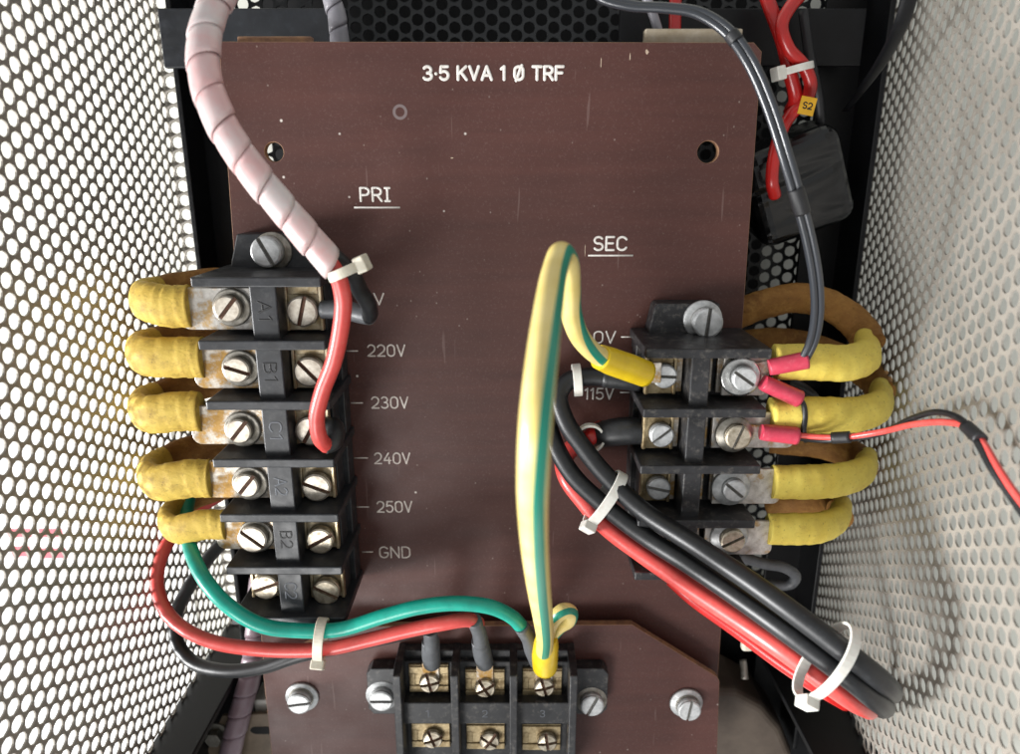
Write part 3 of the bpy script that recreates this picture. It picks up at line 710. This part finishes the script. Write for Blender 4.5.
# from the spiral wrap to the left block
o = wire('insulated_wire', [(318, 248, 48.6), (329, 262, 48), (338, 277, 47.5), (343, 300, 46), (341, 330, 44), (333, 362, 42), (323, 392, 40), (317, 418, 38), (320, 438, 36), (327, 446, 32)], 2.5, 'red', 'thick red wire dropping from the spiral wrap to terminal C1')
sleeve(o, [(324, 448, 33), (333, 443, 31), (336, 434, 28), (334, 426, 24), (326, 426, 21)], [2.2, 2.8, 3.0, 2.9, 2.6], 'bsleeve')
o = wire('insulated_wire', [(322, 250, 46), (338, 260, 44), (352, 274, 41), (361, 291, 36), (369, 306, 32), (369, 316, 28), (360, 315, 25), (348, 311, 23)], 2.5, 'black', 'black wire folding back from the spiral wrap into terminal A1')
sleeve(o, [(370, 316.5, 28), (360, 314, 25), (345, 310, 23), (322, 309.5, 22)], [2.75, 3.0, 3.1, 3.0], 'sleeve')
# the three along the foot
o = wire('insulated_wire', [(196, 470, -18), (190, 490, -6), (186.5, 515, 6), (190, 548, 22), (205, 580, 33), (229, 607, 38), (262, 625, 38), (300, 631, 36), (340, 629, 35), (385, 616, 36), (420, 607, 37), (455, 603, 37), (490, 607, 36), (512, 617, 33), (524, 630, 29)], 2.55, 'green', 'green wire looping from behind the left block to the three-way block')
sleeve(o, [(521, 626, 31), (529, 638, 28), (533, 650, 24), (538, 662, 20)], [2.7, 2.9, 3.2, 3.2], 'sleeve')
o = wire('insulated_wire', [(222, 494, -14), (200, 508, -10), (178, 528, -4), (162, 556, 4), (157, 585, 11), (165, 610, 18), (186, 630, 24), (215, 642, 28), (250, 648, 31), (290, 650, 32), (330, 649, 33), (370, 640, 34), (410, 630, 35), (445, 623, 36), (468, 620, 35), (479, 624, 32)], 2.5, 'red', 'red wire looping along the foot under the green one to the three-way block')
sleeve(o, [(474, 620, 35), (479, 632, 31), (481, 644, 27)], 2.6, 'sleeve'); sleeve(o, [(480, 640, 26), (482, 652, 22), (485, 663, 18)], [3.1, 3.4, 3.3], 'sleeve')
o = wire('insulated_wire', [(232, 535, -14), (214, 552, -10), (190, 585, -2), (176, 615, 5), (176, 640, 10), (192, 662, 16), (225, 671, 22), (262, 667, 25), (300, 655, 27), (350, 645, 28), (400, 634, 29), (425, 628, 29), (432, 633, 28)], 2.55, 'black', 'black wire looping lowest along the foot to the three-way block')
sleeve(o, [(430, 630, 29), (431, 640, 27), (431, 648, 25)], 2.6, 'sleeve'); sleeve(o, [(431, 641, 24), (431, 653, 21), (432, 663, 18)], [3.2, 3.5, 3.4], 'sleeve')
for px_, nm_ in ((431, -1), (485, 0), (544, 1)):
    w_ = P(px_, 668, 17.5); a_ = P(px_, 683, 17.5)
    for o_ in [x for x in bpy.data.objects if x.parent == btb and x.name.startswith('clamp_plate')]:
        if abs(ORG[o_.name][0] - a_.x) < 6 and abs(ORG[o_.name][1] - a_.y) < 6:
            mb = MB(); mb.box(a_.x - 3.2, a_.x + 3.2, a_.y - 1, w_.y + 2, 16.55, 17.4); mb.build('fork_tongue', M['tin'], o_, .2)
# green and yellow earth wire
gy = [(544, 652, 34), (545, 638, 48), (543, 618, 70), (538, 580, 100), (534, 535, 118), (533, 480, 130), (536, 420, 132), (542, 360, 124), (549, 305, 107), (555, 270, 88), (561, 254, 80), (567, 262, 74), (569.5, 285, 66), (571, 312, 58), (580, 337, 50), (596, 354, 43), (612, 362, 38)]
w = PP(gy)
mb = MB(); mb.tube(w, 2.9, 28, 10, stripe=lambda u: 1.5 - .3 * min(u / .25, 1) - .5 * min(max(0, u - .3) / .22, 1) - max(0, u - .72) * 6)
o = tag(mb.build('insulated_wire', M['greenyellow'], None, origin=w[0]), 'tall green and yellow earth wire arching from the three-way block to 0V', 'wire', 'loose insulated wires')
sleeve(o, [(600, 357, 41), (610, 361, 38.5), (630, 368, 34.5), (646, 374, 31.5)], [3.8, 4.2, 4.35, 4.25], 'yvinyl', 'crimp_sleeve', 20)
sleeve(o, [(547, 636, 37), (546, 645, 34), (545, 655, 31), (545, 666, 26)], [3.6, 4.4, 4.7, 4.6], 'yvinyl', 'crimp_sleeve', 20)
mb = MB(); a_ = P(650, 374, 26); mb.box(a_.x - 5, a_.x + 4, a_.y - 3.5, a_.y + 3.5, 23.4, 24.6); mb.build('fork_tongue', M['tin'], o, .3)
w = PP([(545, 648, 36), (548, 632, 42), (554, 619, 46), (563, 611, 47), (570, 612, 44), (569, 620, 41), (560, 626, 38), (551, 637, 33), (545, 652, 28)])
mb = MB(); mb.tube(w, 2.5, 24, 8, stripe=lambda u: PI / 2 + 1.1 - 1.5 * u)
tag(mb.build('insulated_wire', M['greenyellow'], None, origin=w[0]), 'short green and yellow wire stub folded back beside the lower yellow crimp', 'wire', 'loose insulated wires')

# heavy cables to the right
o = wire('heavy_cable', [(642, 383, 13), (615, 378.5, 12), (588, 377, 11), (568, 381, 11), (559, 396, 13), (567, 423, 16), (582, 446, 19), (600, 469, 22), (640, 509, 30), (693, 543, 44), (746, 578, 58), (799, 618, 71), (851, 656, 80), (880, 679, 80), (891, 691, 70), (886, 694, 50), (875, 690, 20)], 3.2, 'black', 'upper black heavy cable bending from 115V down to the lower right', 'cable', 'heavy cables')
sleeve(o, [(641, 382.5, 13), (625, 380, 13), (603, 377.5, 12)], [3.1, 3.4, 3.35], 'bsleeve')
o = wire('heavy_cable', [(550, 384, 6), (547, 408, 9), (553, 440, 14), (573, 475, 19), (600, 501, 24), (640, 533, 31), (693, 567, 44), (746, 603, 58), (799, 641, 71), (851, 680, 79), (872, 697, 78), (884, 706, 68), (879, 707, 48), (866, 702, 20)], 3.2, 'black', 'lower black heavy cable running beside the red one to the lower right', 'cable', 'heavy cables')
o = wire('heavy_cable', [(592, 437, 4), (575, 446, 5), (564, 460, 8), (567, 478, 13), (584, 502, 18), (606, 526, 23), (640, 552, 29), (693, 589, 42), (746, 625, 55), (790, 655, 66), (825, 681, 72), (852, 700, 72), (868, 708, 62), (864, 707, 44), (855, 703, 20)], 3.2, 'red', 'thick red heavy cable on the near side of the black pair', 'cable', 'heavy cables')
o = wire('heavy_cable', [(672, 578, 20), (694, 597, 24), (738, 630, 34), (781, 661, 42), (818, 686, 47), (846, 702, 44)], 3.1, 'redb', 'shaded red heavy cable tucked beneath the bundle at the lower right', 'cable', 'heavy cables')
o = wire('heavy_cable', [(644, 432, 16), (630, 431, 15.5), (612, 432, 14), (602, 434, 11), (596, 437, 6)], [4.4, 4.9, 4.9, 4.6, 3.8], 'bsleeve', 'short black sleeved cable end entering the second terminal under 115V', 'cable', 'heavy cables')
mb = MB(); c0, c1 = P(597, 435, 17), P(583, 441, 17); ax = (P(598, 434, 20) - P(584, 440, 3)).normalized()
c_ = P(588.5, 438, 13)
mb.tube([c_ + Vector((-2.5, -3.5, -7)), c_ + Vector((-1.2, -1.5, -1.5)), c_ + Vector((.6, .4, .2)), c_ + Vector((2.6, 1.6, -2.2)), c_ + Vector((5, 2.2, -5))], [3.0, 3.1, 3.0, 2.9, 2.7], 16, 6); mb.build('cable_core', M['redb'], o)

# thin twin lead from the top to the pink crimp
tw = [(590, -14, 18), (604, -2, 20), (632, 6, 24), (665, 8, 28), (698, 13, 32), (728, 32, 36), (750, 62, 40), (768, 102, 42), (784, 150, 44), (797, 195, 44), (809, 240, 42), (816, 280, 39), (817, 315, 35), (812, 342, 31), (803, 361, 28)]
w = PP(tw)
q = NT('smoky_twin_lead'); q.b.inputs['Base Color'].default_value = lin('#2c2f34'); q.set(Roughness=.3, Coat_Weight=.25, Coat_Roughness=.2, Specular_IOR_Level=.5); M['smoke'] = q.m
mb = MB(); mb.tube([v + Vector((-.85, -.3, 0)) for v in w], 1.1, 12, 8); mb.tube([v + Vector((.85, .3, .2)) for v in w], 1.1, 12, 8)
o = tag(mb.build('twin_lead', M['smoke'], None, origin=w[0]), 'glossy dark twin lead arching over the right board edge to a pink crimp', 'wire', 'thin leads')
sleeve(o, [(795.5, 189, 44), (799, 201, 44), (802.5, 213, 43.5)], 2.3, 'blackm', 'tape_band')
sleeve(o, [(731, 34, 36.3), (737, 42, 37.5)], 2.1, 'blackm', 'tape_band')
def crimp(parent, a_, b_, r_):
    sleeve(parent, [a_, tuple((a_[i] * .85 + b_[i] * .15) for i in range(3)), tuple((a_[i] * .4 + b_[i] * .6) for i in range(3)), b_], [r_ * .92, r_, r_ * 1.02, r_ * 1.06], 'pink', 'crimp_sleeve', 20)
def tongue(parent, c_, ex, r_=4.9):
    a_ = P(*c_); b_ = P(*ex); d = (b_ - a_); d.z = 0; d.normalize(); n_ = Vector((-d.y, d.x, 0)); L = (b_ - a_).length
    pts = [a_ + Vector((math.cos(k * PI / 10), math.sin(k * PI / 10), 0)).x * -n_ * r_ * 0 for k in range(0)]
    base = math.atan2(d.y, d.x)
    pts = [(a_.x + r_ * math.cos(base + math.radians(g)), a_.y + r_ * math.sin(base + math.radians(g))) for g in range(40, 321, 20)]
    e1 = b_ - n_ * 1.9; e2 = b_ + n_ * 1.9
    mb = MB().prism(pts + [(e1.x, e1.y), (e2.x, e2.y)], a_.z, a_.z + .9); mb.build('ring_tongue', M['tin'], parent, .2)
crimp(o, (769, 367.5, 27), (807, 360, 28), 2.75); tongue(o, (741.5, 375.5, 22.8), (771, 367, 24.5))
o = wire('thin_lead', [(798, 398, 27), (803, 404, 26), (805, 416, 26), (803, 432, 27), (806, 441, 26)], .9, 'black', 'short thin black lead from the lower pink crimp down across yellow tape', 'wire', 'thin leads')
crimp(o, (763, 382.5, 26.8), (799, 399, 26.5), 2.75); tongue(o, (741.5, 375.5, 23.7), (766, 384, 24.5))
rp = [(796, 435, 27), (820, 437, 30), (845, 437, 35), (880, 432, 43), (915, 424, 56), (945, 422, 66), (968, 427, 75), (983, 443, 82), (998, 468, 89), (1014, 492, 95), (1040, 525, 104)]
w = PP(rp)
o = tag(MB().tube(w, .95, 12, 8).build('thin_lead', M['red'], None, origin=w[0]), 'thin red lead trailing from a pink crimp across the right perforated panel', 'wire', 'thin leads')
crimp(o, (761, 432, 27), (797, 436, 27.2), 2.8); tongue(o, (735, 433.5, 22.9), (763, 432, 24.5))
sleeve(o, [(832, 438, 33), (850, 437, 36)], 1.9, 'blackm', 'tape_band'); sleeve(o, [(966, 426, 74.5), (981, 440, 81.5)], 1.75, 'blackm', 'tape_band')
wire('thin_lead', [(796, 438, 26), (822, 441, 28), (845, 440, 33), (880, 434, 41), (912, 418, 53), (938, 412, 63), (962, 420, 73), (977, 441, 81), (991, 468, 88), (1008, 494, 94), (1034, 530, 103)], .9, 'black', 'thin black lead running with the thin red one across the right panel', 'wire', 'thin leads')

# top right: red pair, tag, black roll, strap
o = wire('insulated_wire', [(764, -10, -22), (772, 12, -20), (782, 42, -18), (789, 70, -18), (795, 98, -20), (790, 112, -26)], 2.4, 'redb', 'straight red wire of the crossed pair at the top right')
o = wire('insulated_wire', [(806, -10, -20), (790, 6, -16), (781, 26, -13), (789, 48, -13), (803, 66, -14), (811, 84, -15), (806, 100, -18), (792, 114, -20), (781, 132, -16), (774, 160, -12), (772, 182, -11), (775, 196, -14)], 2.2, 'redb', 'curling red wire of the crossed pair, ending over the black taped roll')
t_ = P(807, 106, -9); mb = MB(); R4 = Matrix.Translation(t_) @ Matrix.Rotation(math.radians(-10), 4, 'Z')
mb.box(-2.7, 2.7, -2.9, 2.9, 0, .5, M4=R4)
g = tag(mb.build('marker_tag', M['tag'], None, .15, origin=t_), 'small yellow marker tag reading S2 on the red wire', 'tag')
text_mb('S2', R4 @ Vector((-1.5, -.9, 0)), R4 @ Vector((1.5, -.9, 0)), 1.9, t_.z + .52, .22).build('lettering', M['bakmark'], g)
c_ = P(794, 184, -32)
mb = MB(); mb.box(-19, 17, -18, 19, -12, 12)
ro = mb.build('taped_roll', M['wrinkle'], None, 6, 5, origin=(0, 0, 0)); ro.location = c_ * S; ro.rotation_euler = (.15, -.1, math.radians(22))
tag(ro, 'roll bound in wrinkled black tape beside the right edge of the big board', 'taped roll')
w = PP([(912, -12, 20), (902, 22, 14), (884, 58, 0), (866, 84, -14), (846, 110, -30)])
tag(MB().tube(w, [2.6, 2.6, 2.4, 2, 1.4], 12, 8, (1, .4)).build('cable', M['frame'], None, origin=w[0]), 'flat black cable hanging in the top right corner beside the panel', 'cable')
wire('insulated_wire', [(676, -14, -22), (675, 10, -20), (674, 45, -18), (674, 60, -20)], 2.1, 'redb', 'short red wire dropping behind the top edge of the big board')
wire('insulated_wire', [(803, 10, -26), (808, 50, -26), (818, 100, -28), (822, 160, -32)], 1.7, 'blackm', 'thin black wire hanging behind the crossed red pair')
# grey loop under the right block
wire('insulated_wire', [(738, 556, -8), (762, 563, -10), (785, 568, -12), (796, 576, -14), (790, 584, -16), (765, 585, -18), (735, 580, -20)], 2.2, 'sleeve', 'grey wire loop poking out below the right terminal block')
wire('insulated_wire', [(842, 470, -30), (830, 430, -20), (810, 395, -8), (786, 380, -2)], 2.2, 'black', 'black wire hidden between the first two taped leads on the right')

# ------------------------------------------------------------------ spiral wraps
def spiral(pts, rad, pitch, m, label, tooth=.36, seg=26):
    w = PP(pts); c, _ = spline(w, [0] * len(w), 24)
    L = [0]
    for i in range(1, len(c)): L.append(L[-1] + (c[i] - c[i - 1]).length)
    def at(s_):
        s_ = max(0, min(L[-1] - 1e-4, s_)); lo_, hi_ = 0, len(L) - 1
        while hi_ - lo_ > 1:
            md = (lo_ + hi_) // 2
            if L[md] <= s_: lo_ = md
            else: hi_ = md
        k = (s_ - L[lo_]) / (L[hi_] - L[lo_]); return c[lo_].lerp(c[hi_], k), lo_, k
    T = [(c[min(i + 1, len(c) - 1)] - c[max(i - 1, 0)]).normalized() for i in range(len(c))]
    N = [T[0].orthogonal().normalized()]
    for i in range(1, len(c)):
        x = T[i - 1].rotation_difference(T[i]) @ N[-1]; N.append((x - T[i] * x.dot(T[i])).normalized())
    turns = (L[-1] - pitch) / pitch; nph = int(turns * seg); nu_ = 7; mb = MB(); grid = []
    for i in range(nph + 1):
        ph = 2 * PI * i / seg; row = []
        for j in range(nu_):
            u = j / (nu_ - 1); s_ = pitch * (i / seg) + u * pitch * .985
            p_, k0, kf = at(s_); n_ = N[k0].lerp(N[min(k0 + 1, len(N) - 1)], kf).normalized(); t = T[k0]; b_ = t.cross(n_)
            r_ = rad * (1 + .02 * math.sin(i * .11)) + tooth * (u - .5) - (.12 if j in (0, nu_ - 1) else 0)
            row.append(p_ + (n_ * math.cos(ph) + b_ * math.sin(ph)) * r_)
        grid.append(row)
    vs = [v for r_ in grid for v in r_]; fs = []
    for i in range(nph):
        for j in range(nu_ - 1): fs.append((i * nu_ + j, i * nu_ + j + 1, (i + 1) * nu_ + j + 1, (i + 1) * nu_ + j))
    mb.add(vs, fs, True); o = mb.build('spiral_wrap', M[m], None, origin=w[0])
    so = o.modifiers.new('wall', 'SOLIDIFY'); so.thickness = .5 * S; so.offset = -1
    return tag(o, label, 'cable wrap', 'spiral wraps')
sp1 = [(238, -28, 26), (222, -8, 34), (208, 22, 42), (203, 55, 48), (208, 90, 52), (226, 132, 54), (250, 168, 54), (276, 200, 53), (300, 228, 51), (320, 251, 49), (337, 270, 47)]
spiral(sp1, 4.2, 8.8, 'wrap', 'thick pinkish white spiral wrap sweeping from the top left to the left block')
wire('insulated_wire', sp1[:-2], 2.0, 'red', 'red wire seen through the slits of the thick spiral wrap')
spiral([(262, 560, -24), (259, 600, -22), (256, 640, -19), (250, 675, -16), (241, 710, -12), (232, 745, -8), (224, 790, -4)], 4.7, 9.2, 'wrap_shade', 'shade-toned pinkish grey spiral wrap running down behind the lower left corner')
spiral([(325, -25, -18), (331, -5, -17), (337, 18, -17), (340, 50, -18), (341, 75, -20)], 3.2, 6.5, 'wrapg', 'thin grey spiral wrap dropping behind the top edge of the big board')
wire('insulated_wire', [(643, -10, -16), (652, 12, -15), (660, 38, -16), (662, 58, -18)], 1.6, 'wrapg', 'thin clear grey tube beside the short red wire behind the board')

# ------------------------------------------------------------------ cable ties
def tie(c_, ex, b_mm, label, head=None, hw=1.5, m='nylon', ang=0, tail=None, cut=None, tilt=0):
    """c_ px centre; ex px point on the band's visible edge (half length); b_mm half height across depth"""
    c0 = P(*c_); e1 = P(*ex) - c0; e1.z = 0; a_ = e1.length; e1.normalize(); e2 = Vector((-e1.y, e1.x, 0)); ez = Vector((0, 0, 1))
    if tilt: ez = (ez + e2 * tilt).normalized(); e2 = ez.cross(e1).normalized()
    t = thing('cable_tie', c0, label, 'cable tie', 'nylon cable ties')
    ring = [c0 + e1 * a_ * math.cos(2 * PI * k / 40) + ez * b_mm * math.sin(2 * PI * k / 40) for k in range(40)]
    MB().strip(ring, e2, hw, .75).build('strap', M[m], t, .2)
    if head is not None:
        ph = math.radians(head); hc = c0 + e1 * a_ * math.cos(ph) + ez * b_mm * math.sin(ph)
        out = (e1 * math.cos(ph) / a_ + ez * math.sin(ph) / b_mm).normalized(); tn = e2.cross(out)
        R = Matrix((tn, e2, out)).transposed().to_4x4(); R.translation = hc
        mb = MB(); mb.box(-2.5, 2.5, -2.3, 2.3, -.3, 3.0, M4=R); mb.build('head', M[m], t, .5, 3)
        if tail:
            mb = MB(); mb.box(-.5, .5, -hw * .9, hw * .9, 2.8, 2.8 + tail, M4=R); mb.build('tail', M[m], t, .15)
    return t
tie((345, 271, 47), (331, 277, 47), 5.2, 'cream cable tie closing the end of the thick spiral wrap', head=150 + 20, hw=1.4, ang=0)
tie((321, 640, 35.5), (322, 621, 35.5), 4.6, 'cream cable tie binding the green and red wires along the foot', head=155, hw=1.7)
tie((605, 499, 24), (588, 523, 24), 4.4, 'white cable tie round the heavy cables beside the right block', head=20, hw=1.9, m='nylonw')
tie((826, 662, 78), (853, 629, 78), 6.4, 'white cable tie round the heavy cables at the lower right', head=150, hw=1.7, m='nylonw')
tie((577, 380, 11), (576, 366, 11), 3.7, 'grey white cable tie round the black cable left of 115V', head=None, hw=1.5, m='nylonw')
c_ = P(590, 438, 15.5); t = thing('cable_tie', c_, 'white ring tie round the cut red core under 115V', 'cable tie', 'nylon cable ties')
MB().strip([c_ + Vector((4.3 * math.cos(2 * PI * k / 36), 4.3 * math.sin(2 * PI * k / 36), 0)) for k in range(36)], Vector((0, 0, 1)), 1.4, .9).build('strap', M['nylonw'], t, .2)
tie((796, 69, -15), (781, 73, -15), 4, 'white cable tie round the crossed red wires at the top right', head=10, hw=1.2, m='nylonw')
k_ = P(748, 640, 8); t = thing('cable_tie', k_, 'cut cream tie knob below the red heavy cable', 'cable tie', 'nylon cable ties')
mb = MB(); mb.tube([k_ + Vector((0, 6, 4)), k_ + Vector((0, 2, 1)), k_], [.9, 1.1, 1.4], 10, 4); mb.build('strap', M['nylon'], t)
mb = MB(); mb.box(k_.x - 2.4, k_.x + 2.4, k_.y - 4.5, k_.y, k_.z - 2, k_.z + 1.6); mb.build('head', M['nylon'], t, 1.2, 3)

# ------------------------------------------------------------------ odds and ends at the foot
c_ = P(745, 672, -22); mb = MB(); mb.tube([c_ + Vector((0, 3.5, -4)), c_ + Vector((0, 0, -1)), c_ + Vector((0, -3, 1))], 1.6, 16, 4)
tag(mb.build('spacer_post', M['washer'], None, origin=c_), 'small grey metal spacer post in the dark below the right board edge', 'spacer')
bk = P(240, 740, -14)
br = thing('mounting_bracket', bk, 'tan metal mounting bracket with a slot beside the shade-toned spiral wrap', 'bracket')
mb = MB(); pl = [P(222, 716, -14), P(300, 712, -14), P(300, 790, -14), P(190, 790, -14)]
mb.prism([(p.x, p.y) for p in pl], -16, -14); mb.build('plate', M['tan'], br, .4)
c_ = P(263, 731, -13.6); mb = MB()
mb.prism([(c_.x + (3.2 if abs(math.cos(a)) > 0 else 0) * math.cos(a) + (2.6 if math.cos(a) > 0 else -2.6), c_.y + 2 * math.sin(a)) for a in [2 * PI * k / 20 for k in range(20)]], -14.2, -13.9); mb.build('slot', M['core'], br)
c_ = P(217, 733, -14); hb = thing('hex_bolt', c_, 'dull hexagon bolt with washer on the tan bracket', 'bolt')
mb = MB(); mb.lathe([(5.6, -14), (5.6, -13), (.01, -12.9)], 28, Matrix.Translation((c_.x, c_.y, 0))); mb.build('washer', M['washer'], hb, .2)
mb = MB(); mb.prism([(c_.x + 3.7 * math.cos(k * PI / 3), c_.y + 3.7 * math.sin(k * PI / 3)) for k in range(6)], -12.9, -9); mb.build('head', M['washer'], hb, .4)
pa, pb = P(256, 722, -18), P(276, 700, -18)
tag(part_box('spacer_block', pa.x, pb.x, pa.y, pb.y, -30, -18, M['nylonw'], None), 'white plastic spacer block half hidden by the lower board', 'spacer')

# ------------------------------------------------------------------ papers on the bench, seen through the left panel
pp = MB(); pp.box(-460, -165, -380, -110, -79.9, -79.4)
o = tag(pp.build('paper_sheet', M['paper'], None, origin=(-280, -200, -80)), 'white printed paper lying on the bench, glimpsed through the left perforated panel', 'paper')
c_ = P(42, 548, -79.4); mb = MB()
for dx, dy, w_, h_ in ((-16, 6, 12, 5), (0, 6, 12, 5), (-16, -5, 10, 6), (-2, -6, 14, 6)): mb.box(c_.x + dx, c_.x + dx + w_, c_.y + dy, c_.y + dy + h_, -79.39, -79.3)
mb.build('red_print', M['redprint'], o)

# ------------------------------------------------------------------ light
def area(name, loc, target, size, power, color=(1, 1, 1), sy=None):
    l = bpy.data.lights.new(name, 'AREA'); l.energy = power; l.color = color; l.shape = 'RECTANGLE'; l.size = size; l.size_y = sy or size
    o = bpy.data.objects.new(name, l); COL.objects.link(o); o.location = Vector(loc)
    o.rotation_euler = (Vector(target) - Vector(loc)).to_track_quat('-Z', 'Y').to_euler(); return o
def lamp_dir(name, az, el, dist, size, E, color=(1, 1, 1)):
    """az from -X towards -Y, el above the board; E = irradiance at the board centre facing it"""
    a_, e_ = math.radians(az), math.radians(el); t_ = Vector((0, -.1, .02))
    loc = t_ + Vector((-math.cos(a_) * math.cos(e_), -math.sin(a_) * math.cos(e_), math.sin(e_))) * dist
    return area(name, loc, t_, size, E * PI * dist * dist, color)
lamp_dir('ceiling_light', 52, 48, 1.1, .4, 2.15, (1, .99, .975))
lamp_dir('window_light', 13, 16.5, 1.7, .42, 10)
w_ = bpy.data.worlds.new('World'); scene.world = w_; w_.use_nodes = True
bg = w_.node_tree.nodes['Background']; bg.inputs['Color'].default_value = (.97, .99, 1, 1); bg.inputs['Strength'].default_value = .58
scene.view_settings.view_transform = 'Standard'; scene.view_settings.look = 'None'; scene.view_settings.exposure = 0; scene.view_settings.gamma = 1
scene.render.engine = 'CYCLES'
scene.cycles.max_bounces = 8; scene.cycles.caustics_reflective = False; scene.cycles.caustics_refractive = False
